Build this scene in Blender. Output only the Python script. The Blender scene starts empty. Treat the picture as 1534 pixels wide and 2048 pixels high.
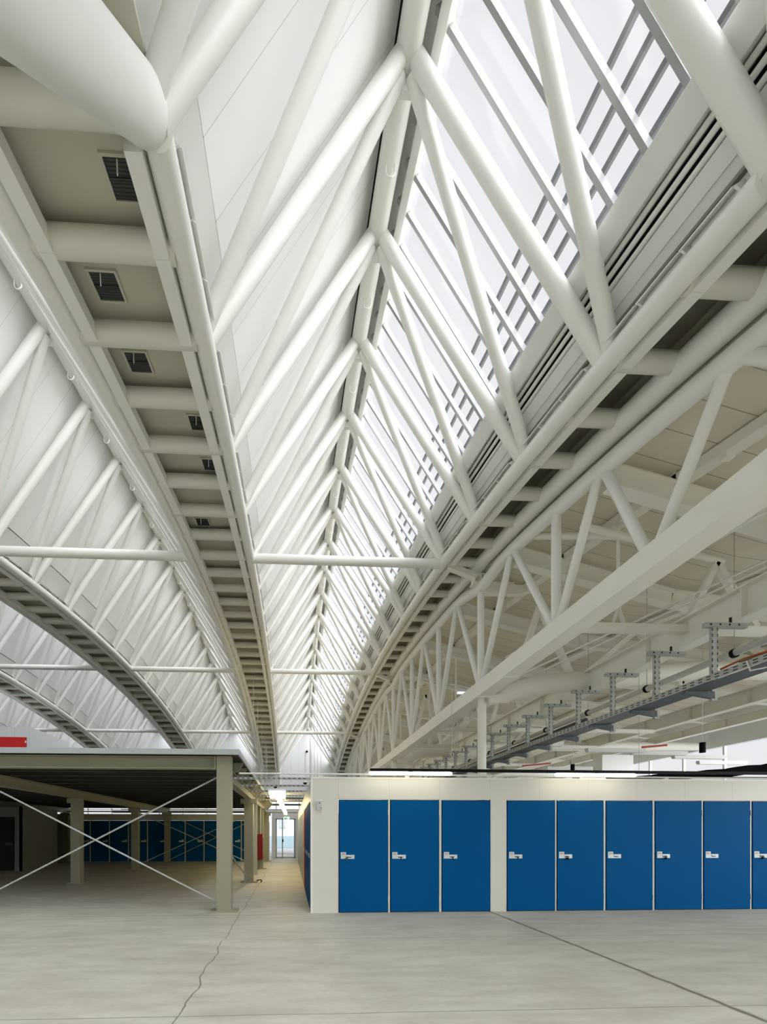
import bpy, math, random
from mathutils import Vector, Matrix
random.seed(7)
C = bpy.context.scene.collection
scn = bpy.context.scene

# ------------------------------------------------------------------ camera, world, exposure
EYE, F_PX, W_PX, H_PX = 1.5, 860.0, 1534, 2048
YAW = math.atan(0.046)
PX, PY = 620.6, 1665.0
cam = bpy.data.cameras.new('camera'); cam_o = bpy.data.objects.new('camera', cam); C.objects.link(cam_o)
cam_o.location = (0, 0, EYE); cam_o.rotation_euler = (math.radians(90), 0, -YAW)
cam.sensor_fit = 'HORIZONTAL'; cam.sensor_width = 36; cam.lens = F_PX / W_PX * 36
cam.shift_x = (W_PX / 2 - PX) / W_PX; cam.shift_y = (PY - H_PX / 2) / W_PX
cam.clip_start = 0.05; cam.clip_end = 400
scn.camera = cam_o
scn.view_settings.view_transform = 'Standard'; scn.view_settings.look = 'None'
scn.view_settings.gamma = 1; scn.view_settings.use_curve_mapping = False
scn.view_settings.exposure = 0.0
cy = scn.cycles
cy.use_denoising = True
cy.max_bounces = 10; cy.diffuse_bounces = 7; cy.glossy_bounces = 3; cy.transmission_bounces = 4; cy.transparent_max_bounces = 16
cy.caustics_reflective = False; cy.caustics_refractive = False

SKY = 1.03
GLOW, GLOW_DIR, GLOW_CUT = 12.8, (0.60, -0.72, 0.56), 0.43
world = bpy.data.worlds.new('overcast_sky'); scn.world = world; world.use_nodes = True
wt = world.node_tree; wt.nodes.clear()
wo = wt.nodes.new('ShaderNodeOutputWorld'); wb = wt.nodes.new('ShaderNodeBackground')
wc = wt.nodes.new('ShaderNodeTexCoord'); wn = wt.nodes.new('ShaderNodeTexNoise'); wr = wt.nodes.new('ShaderNodeValToRGB')
wn.inputs['Scale'].default_value = 1.6; wn.inputs['Detail'].default_value = 3
wr.color_ramp.elements[0].position = 0.3; wr.color_ramp.elements[0].color = (0.83, 0.84, 0.87, 1)
wr.color_ramp.elements[1].position = 0.7; wr.color_ramp.elements[1].color = (0.88, 0.885, 0.91, 1)
wt.links.new(wc.outputs['Generated'], wn.inputs['Vector']); wt.links.new(wn.outputs['Fac'], wr.inputs['Fac'])
wt.links.new(wr.outputs['Color'], wb.inputs['Color'])
# unseen bright sky lobe, added behind the viewer's right shoulder to light the interior
def wmath(op, a, b=None):
    n = wt.nodes.new('ShaderNodeMath'); n.operation = op
    for i, v in enumerate((a, b)):
        if v is None: continue
        if isinstance(v, (int, float)): n.inputs[i].default_value = v
        else: wt.links.new(v, n.inputs[i])
    return n.outputs[0]
gd = Vector(GLOW_DIR).normalized()
vd = wt.nodes.new('ShaderNodeVectorMath'); vd.operation = 'DOT_PRODUCT'; vd.inputs[1].default_value = gd
wt.links.new(wc.outputs['Generated'], vd.inputs[0])
lobe = wmath('POWER', wmath('MAXIMUM', wmath('DIVIDE', wmath('SUBTRACT', vd.outputs['Value'], GLOW_CUT), 1 - GLOW_CUT), 0.0), 1.0)
wt.links.new(wmath('ADD', wmath('MULTIPLY', lobe, GLOW), SKY), wb.inputs['Strength'])
wt.links.new(wb.outputs['Background'], wo.inputs['Surface'])

# ------------------------------------------------------------------ materials
def mat(name, col, rough=0.5, metal=0.0, noise=0.0, nscale=6.0, bump=0.0, bscale=40.0, spec=0.4, emit=None, es=0.0):
    m = bpy.data.materials.new(name); m.use_nodes = True
    t = m.node_tree; b = t.nodes['Principled BSDF']
    b.inputs['Base Color'].default_value = (*col, 1); b.inputs['Roughness'].default_value = rough
    b.inputs['Metallic'].default_value = metal; b.inputs['Specular IOR Level'].default_value = spec
    if noise or bump:
        tc = t.nodes.new('ShaderNodeTexCoord')
    if noise:
        n = t.nodes.new('ShaderNodeTexNoise'); n.inputs['Scale'].default_value = nscale; n.inputs['Detail'].default_value = 5
        mx = t.nodes.new('ShaderNodeMix'); mx.data_type = 'RGBA'
        mx.inputs[6].default_value = (*[c * (1 - noise) for c in col], 1); mx.inputs[7].default_value = (*[min(1, c * (1 + noise)) for c in col], 1)
        t.links.new(tc.outputs['Object'], n.inputs['Vector']); t.links.new(n.outputs['Fac'], mx.inputs[0]); t.links.new(mx.outputs[2], b.inputs['Base Color'])
    if bump:
        n2 = t.nodes.new('ShaderNodeTexNoise'); n2.inputs['Scale'].default_value = bscale
        bp = t.nodes.new('ShaderNodeBump'); bp.inputs['Strength'].default_value = bump; bp.inputs['Distance'].default_value = 0.01
        t.links.new(tc.outputs['Object'], n2.inputs['Vector']); t.links.new(n2.outputs['Fac'], bp.inputs['Height']); t.links.new(bp.outputs['Normal'], b.inputs['Normal'])
    if emit:
        b.inputs['Emission Color'].default_value = (*emit, 1); b.inputs['Emission Strength'].default_value = es
    return m

def lines_mat(name, col, axis, pitch, width, dark, rough=0.5, noise=0.04, nscale=4, off=0.0):
    """painted panels with joints every `pitch` metres along one object axis"""
    m = mat(name, col, rough, noise=noise, nscale=nscale); t = m.node_tree; b = t.nodes['Principled BSDF']
    src = b.inputs['Base Color'].links[0].from_socket
    tc = t.nodes.new('ShaderNodeTexCoord'); sp = t.nodes.new('ShaderNodeSeparateXYZ'); t.links.new(tc.outputs['Object'], sp.inputs[0])
    def mth(op, a, bb=None):
        n = t.nodes.new('ShaderNodeMath'); n.operation = op
        for i, v in enumerate((a, bb)):
            if v is None: continue
            if isinstance(v, (int, float)): n.inputs[i].default_value = v
            else: t.links.new(v, n.inputs[i])
        return n.outputs[0]
    u = mth('FRACT', mth('DIVIDE', mth('ADD', sp.outputs[axis], 100.0 * pitch + off), pitch))
    d = mth('LESS_THAN', u, width / pitch)
    mx = t.nodes.new('ShaderNodeMix'); mx.data_type = 'RGBA'; mx.inputs[7].default_value = (*dark, 1)
    t.links.new(d, mx.inputs[0]); t.links.new(src, mx.inputs[6]); t.links.new(mx.outputs[2], b.inputs['Base Color'])
    return m

M = {}
M['white'] = mat('white_steel_paint', (0.79, 0.79, 0.755), 0.42, noise=0.03, nscale=3, bump=0.05, bscale=60)
M['warm_white'] = mat('warm_white_steel_paint', (0.80, 0.79, 0.72), 0.45, noise=0.03, nscale=3)
M['roof'] = lines_mat('white_roof_lining', (0.87, 0.88, 0.87), 1, 0.5, 0.006, (0.60, 0.61, 0.60), 0.55, 0.02)
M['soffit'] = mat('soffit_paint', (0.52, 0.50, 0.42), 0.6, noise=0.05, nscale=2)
M['shaded_soffit'] = mat('shaded_soffit_tone', (0.20, 0.19, 0.155), 0.6, noise=0.05)  # darker copy of the soffit paint; shade between rungs is in the colour
M['sheet'] = mat('white_sheet', (0.72, 0.73, 0.70), 0.5, noise=0.03)
M['beige'] = lines_mat('beige_ceiling_board', (0.68, 0.64, 0.54), 1, 0.40, 0.012, (0.34, 0.32, 0.26), 0.6, 0.06)
M['dark'] = mat('near_black', (0.014, 0.014, 0.014), 0.8)  # near-black; shade inside recesses, gaps and slots is put into the colour
M['black'] = mat('black_plastic', (0.006, 0.006, 0.007), 0.6, spec=0.1)
M['hose'] = mat('black_foam', (0.006, 0.006, 0.007), 1.0, spec=0.05, bump=0.5, bscale=14)
M['grille'] = lines_mat('dark_louvre', (0.050, 0.056, 0.054), 1, 0.022, 0.008, (0.016, 0.018, 0.018), 0.5)
M['galv'] = mat('galvanised_steel', (0.42, 0.44, 0.42), 0.55, 0.1, noise=0.15, nscale=18)
M['galv_shaded'] = mat('galvanised_shaded', (0.10, 0.12, 0.13), 0.6, 0.1, noise=0.35, nscale=30)  # darker copy of the galvanised steel, with underside shade in its colour
M['mullion'] = mat('pale_grey_mullion', (0.33, 0.34, 0.34), 0.45)
M['alu'] = mat('backlit_bar_grey', (0.16, 0.17, 0.18), 0.5)  # transom grey darkened: the backlit look is put into the colour
M['galv_plate'] = mat('galvanised_fascia', (0.44, 0.48, 0.47), 0.5, 0.2, noise=0.10, nscale=3)
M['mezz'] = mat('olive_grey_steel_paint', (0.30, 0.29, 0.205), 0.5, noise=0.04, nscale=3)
M['mezz_under'] = mat('shade_darkened_steel', (0.05, 0.05, 0.038), 0.7, noise=0.08, nscale=3)  # steel colour darkened to carry the shade under the deck
M['panel'] = lines_mat('white_insulated_panel', (0.66, 0.65, 0.58), 0, 0.965, 0.006, (0.50, 0.49, 0.43), 0.5, 0.02, off=-0.885)
M['panel_y'] = lines_mat('white_insulated_panel_side', (0.70, 0.69, 0.62), 1, 1.0, 0.006, (0.52, 0.51, 0.45), 0.35, 0.02)
M['wall'] = lines_mat('white_wall_cladding', (0.72, 0.74, 0.75), 0, 0.55, 0.012, (0.55, 0.57, 0.58), 0.5, 0.02)
M['shade_panel'] = mat('shaded_panel_grey', (0.20, 0.20, 0.18), 0.6, noise=0.05)  # block wall grey that holds the deep shade under the deck
M['grey_wall'] = mat('grey_render', (0.22, 0.22, 0.21), 0.7, noise=0.05)  # unseen surfaces, darkened to cut light bounced from behind the viewer
M['rung'] = mat('off_white_gutter_paint', (0.64, 0.63, 0.56), 0.5, noise=0.03)
M['frame'] = mat('white_door_frame', (0.78, 0.77, 0.71), 0.45)
M['blue'] = mat('blue_door_paint', (0.0005, 0.085, 0.255), 0.55, noise=0.03, nscale=2, spec=0.04)
M['red'] = mat('red_door_paint', (0.62, 0.012, 0.010), 0.4)
M['red_dark'] = mat('red_cabinet_paint', (0.17, 0.004, 0.005), 0.4)
M['lock'] = mat('brushed_steel_plate', (0.60, 0.66, 0.66), 0.4, 0.2, noise=0.08, nscale=40)
M['tag'] = mat('number_tag', (0.62, 0.58, 0.50), 0.5)
M['ink'] = mat('dark_ink', (0.13, 0.11, 0.08), 0.6)
M['green_lock'] = mat('green_padlock', (0.04, 0.10, 0.02), 0.4)
M['grey'] = mat('grey_plastic', (0.50, 0.51, 0.52), 0.5)
M['white_plastic'] = mat('white_plastic', (0.78, 0.78, 0.76), 0.4)
M['orange'] = mat('orange_cable', (0.52, 0.10, 0.03), 0.5)
M['brown'] = mat('brown_cable', (0.20, 0.16, 0.11), 0.6)
M['pipe'] = mat('grey_steel_pipe', (0.50, 0.50, 0.46), 0.35, 0.2)
M['pipe_dark'] = mat('black_pipe', (0.045, 0.047, 0.045), 0.4)
M['sprinkler'] = mat('red_sprinkler_pipe', (0.45, 0.05, 0.035), 0.5)
M['lamp'] = mat('white_lit_tube', (0.9, 0.9, 0.85), 0.5, emit=(1.0, 0.94, 0.76), es=9.0)
M['lamp_warm'] = mat('warm_lit_tube', (0.9, 0.9, 0.8), 0.5, emit=(1.0, 0.79, 0.38), es=20.0)
M['lamp_cool'] = mat('cool_lit_tube', (0.9, 0.9, 0.9), 0.5, emit=(0.93, 0.93, 1.0), es=1.5)
M['lamp_panel'] = mat('lit_square_panel', (0.9, 0.9, 0.9), 0.5, emit=(0.97, 1.0, 1.0), es=1.2)
M['exit'] = mat('green_exit_panel', (0.02, 0.35, 0.14), 0.5, emit=(0.03, 0.5, 0.2), es=0.6)
M['exit_white'] = mat('white_exit_panel', (0.9, 0.95, 0.9), 0.5, emit=(0.9, 1.0, 0.92), es=0.8)
M['sky_blue'] = mat('pale_blue_render', (0.22, 0.30, 0.32), 0.8)
M['outside'] = mat('white_render', (0.42, 0.44, 0.45), 0.8)
M['asphalt'] = mat('asphalt', (0.22, 0.23, 0.24), 0.9, noise=0.1)

def glass_mat(name, tint, gl):
    m = bpy.data.materials.new(name); m.use_nodes = True; t = m.node_tree; t.nodes.clear()
    o = t.nodes.new('ShaderNodeOutputMaterial'); tr = t.nodes.new('ShaderNodeBsdfTransparent'); g = t.nodes.new('ShaderNodeBsdfGlossy')
    tr.inputs['Color'].default_value = (*tint, 1); g.inputs['Roughness'].default_value = 0.12
    mx = t.nodes.new('ShaderNodeMixShader'); mx.inputs[0].default_value = gl
    t.links.new(tr.outputs[0], mx.inputs[1]); t.links.new(g.outputs[0], mx.inputs[2]); t.links.new(mx.outputs[0], o.inputs['Surface'])
    return m
M['glass'] = glass_mat('clear_glazing', (0.985, 0.985, 0.99), 0.03)

def concrete():
    m = bpy.data.materials.new('polished_concrete_floor'); m.use_nodes = True; t = m.node_tree; b = t.nodes['Principled BSDF']
    b.inputs['Roughness'].default_value = 0.55; b.inputs['Specular IOR Level'].default_value = 0.3
    tc = t.nodes.new('ShaderNodeTexCoord'); sp = t.nodes.new('ShaderNodeSeparateXYZ'); t.links.new(tc.outputs['Object'], sp.inputs[0])
    def nz(scale, det, vec=None, stretch=None):
        n = t.nodes.new('ShaderNodeTexNoise'); n.inputs['Scale'].default_value = scale; n.inputs['Detail'].default_value = det
        v = tc.outputs['Object']
        if stretch:
            mp = t.nodes.new('ShaderNodeMapping'); mp.inputs['Scale'].default_value = stretch; t.links.new(v, mp.inputs['Vector']); v = mp.outputs[0]
        t.links.new(v, n.inputs['Vector']); return n.outputs['Fac']
    def mth(op, a, bb=None, cc=None):
        n = t.nodes.new('ShaderNodeMath'); n.operation = op
        for i, v in enumerate((a, bb, cc)):
            if v is None: continue
            if isinstance(v, (int, float)): n.inputs[i].default_value = v
            else: t.links.new(v, n.inputs[i])
        return n.outputs[0]
    def ramp(fac, p0, c0, p1, c1):
        r = t.nodes.new('ShaderNodeValToRGB'); e = r.color_ramp.elements
        e[0].position = p0; e[0].color = (*c0, 1); e[1].position = p1; e[1].color = (*c1, 1); t.links.new(fac, r.inputs[0]); return r.outputs[0]
    def mul(c1, c2, f=1.0):
        mx = t.nodes.new('ShaderNodeMix'); mx.data_type = 'RGBA'; mx.blend_type = 'MULTIPLY'; mx.inputs[0].default_value = f
        t.links.new(c1, mx.inputs[6]); t.links.new(c2, mx.inputs[7]); return mx.outputs[2]
    base = ramp(nz(0.7, 6, stretch=(0.6, 1.6, 1)), 0.3, (0.53, 0.52, 0.44), 0.72, (0.63, 0.62, 0.54))
    mott = ramp(nz(3.2, 8, stretch=(0.45, 1.7, 1)), 0.32, (0.84, 0.83, 0.81), 0.60, (1, 1, 1))
    fine = ramp(nz(22, 4, stretch=(0.6, 1, 1)), 0.28, (0.92, 0.92, 0.91), 0.6, (1, 1, 1))
    spots = ramp(nz(0.9, 3), 0.25, (0.86, 0.85, 0.82), 0.45, (1, 1, 1))
    col = mul(mul(mul(base, mott), fine), spots)
    wob = mth('MULTIPLY', mth('SUBTRACT', nz(1.7, 6), 0.5), 0.20)
    wob2 = mth('MULTIPLY', mth('SUBTRACT', nz(5.0, 4), 0.5), 0.07)
    wob3 = mth('MULTIPLY', mth('SUBTRACT', nz(0.8, 2), 0.5), 0.04)
    def joint(axis, pos, w, dark, wobble=None, gate=None):
        v = sp.outputs[axis]
        if wobble is not None: v = mth('ADD', v, wobble)
        d = mth('ABSOLUTE', mth('SUBTRACT', v, pos))
        f = mth('MULTIPLY', mth('LESS_THAN', d, w), 1.0)
        if gate: f = mth('MULTIPLY', f, mth('LESS_THAN' if gate[0] == '<' else 'GREATER_THAN', sp.outputs[gate[2]], gate[1]))
        return f, dark
    def put(col, jd):
        f, dark = jd
        mx = t.nodes.new('ShaderNodeMix'); mx.data_type = 'RGBA'; mx.inputs[7].default_value = (*dark, 1)
        t.links.new(f, mx.inputs[0]); t.links.new(col, mx.inputs[6]); return mx.outputs[2]
    col = put(col, joint(0, -0.92, 0.007, (0.24, 0.22, 0.17), wob))
    col = put(col, joint(0, 3.78, 0.035, (0.36, 0.34, 0.27), wob2))
    col = put(col, joint(0, 3.78, 0.013, (0.15, 0.14, 0.11), wob2))
    col = put(col, joint(1, 3.55, 0.006, (0.27, 0.25, 0.20), wob3))
    col = put(col, joint(1, 6.05, 0.008, (0.33, 0.31, 0.25), wob3, ('>', -0.9, 0)))
    col = put(col, joint(1, 7.85, 0.014, (0.33, 0.31, 0.25), wob3, ('<', 0.4, 0)))
    col = put(col, joint(1, 12.1, 0.014, (0.33, 0.31, 0.25), wob3, ('<', 0.4, 0)))
    t.links.new(col, b.inputs['Base Color'])
    bp = t.nodes.new('ShaderNodeBump'); bp.inputs['Strength'].default_value = 0.08; bp.inputs['Distance'].default_value = 0.02
    t.links.new(nz(9, 5), bp.inputs['Height']); t.links.new(bp.outputs['Normal'], b.inputs['Normal'])
    return m
M['floor'] = concrete()

# ------------------------------------------------------------------ mesh helpers
class MB:
    def __init__(s): s.v = []; s.f = []; s.sm = []
    def add(s, vs, fs, smooth=False):
        o = len(s.v); s.v += [tuple(v) for v in vs]
        for f in fs: s.f.append(tuple(i + o for i in f)); s.sm.append(smooth)
        return s
    def box(s, lo, hi):
        x0, y0, z0 = lo; x1, y1, z1 = hi
        return s.add([(x0, y0, z0), (x1, y0, z0), (x1, y1, z0), (x0, y1, z0), (x0, y0, z1), (x1, y0, z1), (x1, y1, z1), (x0, y1, z1)],
              [(0, 3, 2, 1), (4, 5, 6, 7), (0, 1, 5, 4), (1, 2, 6, 5), (2, 3, 7, 6), (3, 0, 4, 7)])
    def tube(s, pts, r, n=12, caps=True):
        pts = [Vector(p) for p in pts]; rs = r if isinstance(r, (list, tuple)) else [r] * len(pts)
        rings = []; prev = None
        for i, p in enumerate(pts):
            d0 = (p - pts[i - 1]).normalized() if i else None
            d1 = (pts[i + 1] - p).normalized() if i < len(pts) - 1 else None
            d = ((d0 or d1) + (d1 or d0)).normalized()
            if prev is None:
                a = d.orthogonal().normalized()
                if abs(d.z) < 0.95: a = (Vector((0, 0, 1)) - d * d.z).normalized()
            else: a = (prev - d * prev.dot(d)).normalized()
            prev = a; b = d.cross(a); k = 1.0
            if d0 and d1: k = 1 / max(0.5, math.cos(d0.angle(d1) / 2))
            ring = []
            for j in range(n):
                t = 2 * math.pi * j / n
                ring.append(p + (a * math.cos(t) + b * math.sin(t)) * rs[i] * (1 if k == 1 else k ** 0.5))
            rings.append(ring)
        vs = [v for R in rings for v in R]; fs = []
        for i in range(len(rings) - 1):
            for j in range(n):
                fs.append((i * n + j, i * n + (j + 1) % n, (i + 1) * n + (j + 1) % n, (i + 1) * n + j))
        s.add(vs, fs, True)
        if caps:
            s.add(rings[0], [tuple(reversed(range(n)))]); s.add(rings[-1], [tuple(range(n))])
        return s
    def bar(s, p0, p1, w, h, up=(0, 0, 1)):
        p0 = Vector(p0); p1 = Vector(p1); d = (p1 - p0).normalized(); u = Vector(up); u = (u - d * u.dot(d)).normalized(); x = d.cross(u)
        a = x * (w / 2); b = u * (h / 2)
        vs = [p0 - a - b, p0 + a - b, p0 + a + b, p0 - a + b, p1 - a - b, p1 + a - b, p1 + a + b, p1 - a + b]
        return s.add(vs, [(0, 3, 2, 1), (4, 5, 6, 7), (0, 1, 5, 4), (1, 2, 6, 5), (2, 3, 7, 6), (3, 0, 4, 7)])
    def ibeam(s, p0, p1, w, h, tf=0.018, tw=0.012, up=(0, 0, 1)):
        p0 = Vector(p0); p1 = Vector(p1); d = (p1 - p0).normalized(); u = Vector(up); u = (u - d * u.dot(d)).normalized()
        s.bar(p0 + u * (h / 2 - tf / 2), p1 + u * (h / 2 - tf / 2), w, tf, up); s.bar(p0 - u * (h / 2 - tf / 2), p1 - u * (h / 2 - tf / 2), w, tf, up)
        return s.bar(p0, p1, tw, h - 2 * tf, up)
    def sweep(s, prof, ys, x0, zf, smooth=False):
        """closed (x,z) profile carried along the arch z = zf(y)"""
        n = len(prof); vs = []
        for y in ys:
            z = zf(y); vs += [(x0 + a, y, z + b) for a, b in prof]
        fs = []
        for i in range(len(ys) - 1):
            for j in range(n):
                fs.append((i * n + j, i * n + (j + 1) % n, (i + 1) * n + (j + 1) % n, (i + 1) * n + j))
        s.add(vs, fs, smooth)
        s.add(vs[:n], [tuple(range(n))]); s.add(vs[-n:], [tuple(reversed(range(n)))])
        return s
    def sphere(s, c, r, nu=12, nv=8, zmin=-1.0, zmax=1.0):
        vs = []; fs = []
        a0 = math.asin(zmin); a1 = math.asin(zmax)
        for i in range(nv + 1):
            t = a0 + (a1 - a0) * i / nv
            for j in range(nu):
                p = 2 * math.pi * j / nu
                vs.append((c[0] + r * math.cos(t) * math.cos(p), c[1] + r * math.cos(t) * math.sin(p), c[2] + r * math.sin(t)))
        for i in range(nv):
            for j in range(nu): fs.append((i * nu + j, i * nu + (j + 1) % nu, (i + 1) * nu + (j + 1) % nu, (i + 1) * nu + j))
        s.add(vs, fs, True)
        s.add(vs[:nu], [tuple(reversed(range(nu)))]); s.add(vs[-nu:], [tuple(range(nu))]); return s
    def mesh(s, name, m, org=(0, 0, 0)):
        me = bpy.data.meshes.new(name); o = Vector(org)
        me.from_pydata([tuple(Vector(v) - o) for v in s.v], [], s.f); me.polygons.foreach_set('use_smooth', s.sm)
        me.materials.append(m); me.update(); return me

def wloc(o):
    v = Vector(o.location)
    while o.parent: o = o.parent; v += Vector(o.location)
    return v
def thing(name, label, cat, loc=(0, 0, 0), group=None):
    o = bpy.data.objects.new(name, None); C.objects.link(o); o.location = loc; o.empty_display_size = 0.2
    o['label'] = label; o['category'] = cat
    if group: o['group'] = group
    return o
def part(name, mb, m, parent, label=None, kind=None):
    o = bpy.data.objects.new(name, mb.mesh(name, M[m], wloc(parent))); C.objects.link(o); o.parent = parent
    if label: o['label'] = label
    if kind: o['kind'] = kind
    return o
def solo(name, mb, m, label, cat, group=None, org=None, kind=None):
    if org is None:
        xs = [v[0] for v in mb.v]; ys = [v[1] for v in mb.v]; zs = [v[2] for v in mb.v]
        org = ((min(xs) + max(xs)) / 2, (min(ys) + max(ys)) / 2, min(zs))
    o = bpy.data.objects.new(name, mb.mesh(name, M[m], org)); C.objects.link(o); o.location = org
    o['label'] = label; o['category'] = cat
    if group: o['group'] = group
    if kind: o['kind'] = kind
    return o
def struct(name, mb, m, label=None, parent=None):
    if parent: return part(name, mb, m, parent)
    o = bpy.data.objects.new(name, mb.mesh(name, M[m])); C.objects.link(o); o['kind'] = 'structure'
    o['label'] = label or name.replace('_', ' '); o['category'] = name.split('_')[0]
    return o
def dup(root, off, label=None, group=None):
    r = root.copy(); C.objects.link(r); r.location = Vector(root.location) + Vector(off)
    if label: r['label'] = label
    if group: r['group'] = group
    for ch in list(root.children):
        c = ch.copy(); C.objects.link(c); c.parent = r
        for g in ch.children:
            d = g.copy(); C.objects.link(d); d.parent = c
    return r
ORD = ['nearest', 'second nearest', 'third nearest', 'fourth nearest', 'fifth nearest', 'sixth nearest', 'seventh nearest', 'eighth nearest',
       'ninth nearest', 'tenth nearest', 'eleventh nearest', 'twelfth nearest', 'thirteenth nearest', 'fourteenth nearest', 'fifteenth nearest']
CNT = ['first', 'second', 'third', 'fourth', 'fifth', 'sixth', 'seventh', 'eighth', 'ninth', 'tenth', 'eleventh', 'twelfth']

# ------------------------------------------------------------------ setting: the arch that everything overhead follows
YM, P = 15.4, 1.43
XL, XR, XC, HR = -0.77, 2.96, 1.095, 2.87
PITCH = 4.85
def zc(y): return 7.26 - 0.0103 * (y - YM) ** 2
def ny(k): return YM + (k - 9) * P
Y0, Y1 = 0.4, 29.2
YS = [Y0 + (Y1 - Y0) * i / 72 for i in range(73)]
TH = 0.0; EX, EZ = 0.545, 0.839          # up-slope unit vector (mirrored on the left)
def R_(t, nrm): return (t * -EX + nrm * EZ, t * EZ + nrm * EX)      # right slope: t metres up from the chord, nrm outwards
def L_(t, nrm): return (t * EX - nrm * EZ, t * EZ + nrm * EX)

VNAME = ['main vault above the corridor', 'vault left of the main vault', 'third vault from the right', 'leftmost arched vault']

floor = struct('floor', MB().box((-17, -9, -0.2), (15.2, 29.3, 0.0)), 'floor', 'light grey concrete hall floor with joints')
ground = struct('ground', MB().box((-40, 29.3, -0.3), (40, 70, -0.02)), 'asphalt', 'asphalt ground outside the glass exit')

# opaque slopes, sheets, glazing of the four vaults
def vault_shell(k):
    dx = -PITCH * k; s = [None]
    slab = MB().sweep([L_(0.62, 0.20), L_(0.62, 0.32), L_(3.53, 0.32), L_(3.53, 0.20)], YS, XL + dx, zc)
    o = struct('ceiling', slab, 'roof', 'white opaque roof slope of the ' + VNAME[k])
    low = MB().sweep([L_(0.12, 0.17), L_(0.12, 0.32), L_(0.60, 0.34), L_(0.60, 0.19)], YS, XL + dx, zc)
    struct('ceiling', low, 'sheet', 'white lower lining strip of the ' + VNAME[k])
    seal = MB().sweep([L_(0.10, 0.34), L_(0.10, 0.38), L_(4.05, 0.38), L_(4.05, 0.34)], YS, XL + dx, zc)
    struct('ceiling', seal, 'dark', 'dark backing behind the left roof slope of the ' + VNAME[k])
    skin = MB().sweep([L_(0.05, 0.39), L_(0.05, 0.42), L_(4.05, 0.42), L_(4.05, 0.39)], YS, XL + dx, zc)  # unseen white skin added to reflect sky light into the next vault
    struct('ceiling', skin, 'sheet', 'white outer skin added to reflect light on the left roof slope of the ' + VNAME[k])
    cap = MB().sweep([R_(3.36, 0.30), R_(3.36, 0.36), R_(4.05, 0.36), R_(4.05, 0.30)], YS, XR + dx, zc)
    struct('ceiling', cap, 'sheet', 'ridge capping of the ' + VNAME[k])
    sheet = MB().sweep([R_(0.06, 0.16), R_(0.06, 0.22), R_(0.445, 0.22), R_(0.445, 0.16)], YS, XR + dx, zc)
    sheet.sweep([R_(0.31, 0.148), R_(0.31, 0.165), R_(0.335, 0.165), R_(0.335, 0.148)], YS, XR + dx, zc)
    struct('ceiling', sheet, 'sheet', 'white upstand sheet below the glazing of the ' + VNAME[k])
    back = MB().sweep([R_(0.2, 0.36), R_(0.2, 0.40), R_(0.92, 0.40), R_(0.92, 0.36)], YS, XR + dx, zc)
    back.sweep([R_(0.40, 0.22), R_(0.40, 0.36), R_(0.43, 0.36), R_(0.43, 0.22)], YS, XR + dx, zc)
    struct('ceiling', back, 'dark', 'recess backing coloured near-black for shade behind the pipes of the ' + VNAME[k])
    sill = MB().sweep([R_(0.66, 0.14), R_(0.66, 0.40), R_(0.90, 0.40), R_(0.90, 0.20), R_(0.87, 0.14)], YS, XR + dx, zc)
    struct('trim_%d' % (k + 1), sill, 'sheet', 'white sill under the sloping glazing of the ' + VNAME[k])
    pane = MB().sweep([R_(0.88, 0.330), R_(0.88, 0.338), R_(3.45, 0.338), R_(3.45, 0.330)], YS, XR + dx, zc)
    w = struct('window_%d' % (k + 1), pane, 'glass', 'sloping clear roof glazing of the ' + VNAME[k])
    bars = MB(); n0 = 0
    for i in range(82):
        y = 0.703 + i * 0.3435
        if y > Y1 - 0.2: break
        a = R_(0.86, 0.27); b = R_(3.42, 0.27); z = zc(y)
        bars.bar((XR + dx + a[0], y, z + a[1]), (XR + dx + b[0], y, z + b[1]), 0.042, 0.062, (EZ, 0, EX))
    part('mullion_bars', bars, 'mullion', w)
    tr = MB()
    for t in (1.00, 1.20, 1.40, 1.60):
        tr.sweep([R_(t, 0.36), R_(t, 0.41), R_(t + 0.035, 0.41), R_(t + 0.035, 0.36)], YS, XR + dx, zc)
    part('transom_bars', tr, 'alu', w)
    edge = MB().sweep([R_(3.22, 0.22), R_(3.22, 0.30), R_(3.34, 0.30), R_(3.34, 0.22)], YS, XR + dx, zc)
    part('window_frame', edge, 'white', w)
for k in range(4): vault_shell(k)

# gable walls: far and near
def gable(y, t, z0, name, m):
    for k in range(4):
        dx = -PITCH * k; mb = MB(); zt = zc(min(max(y, Y0), Y1))
        pr = [(XL - 1.12 + dx, z0), (XR + dx + (1.2 if k == 0 else 0.0), z0), (XR + dx + (1.2 if k == 0 else 0), zt + 0.2), (XR + dx + 0.25, zt + 0.2), (XC + dx, zt + HR + 0.45), (XL + dx - 0.25, zt + 0.2), (XL - 1.12 + dx, zt + 0.2)]
        n = len(pr); vs = [(a, y, b) for a, b in pr] + [(a, y + t, b) for a, b in pr]
        fs = [tuple(range(n)), tuple(reversed(range(n, 2 * n)))] + [(i, i + n, (i + 1) % n + n, (i + 1) % n) for i in range(n)]
        mb.add(vs, fs)
        struct(name, mb, m, ('white gable wall closing the far end of the ' if y > 5 else 'gable wall at the near end of the ') + VNAME[k])
gable(29.0, 0.2, 3.85, 'wall_back', 'wall')
gable(0.2, 0.2, 4.2, 'wall_front', 'wall')

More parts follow.
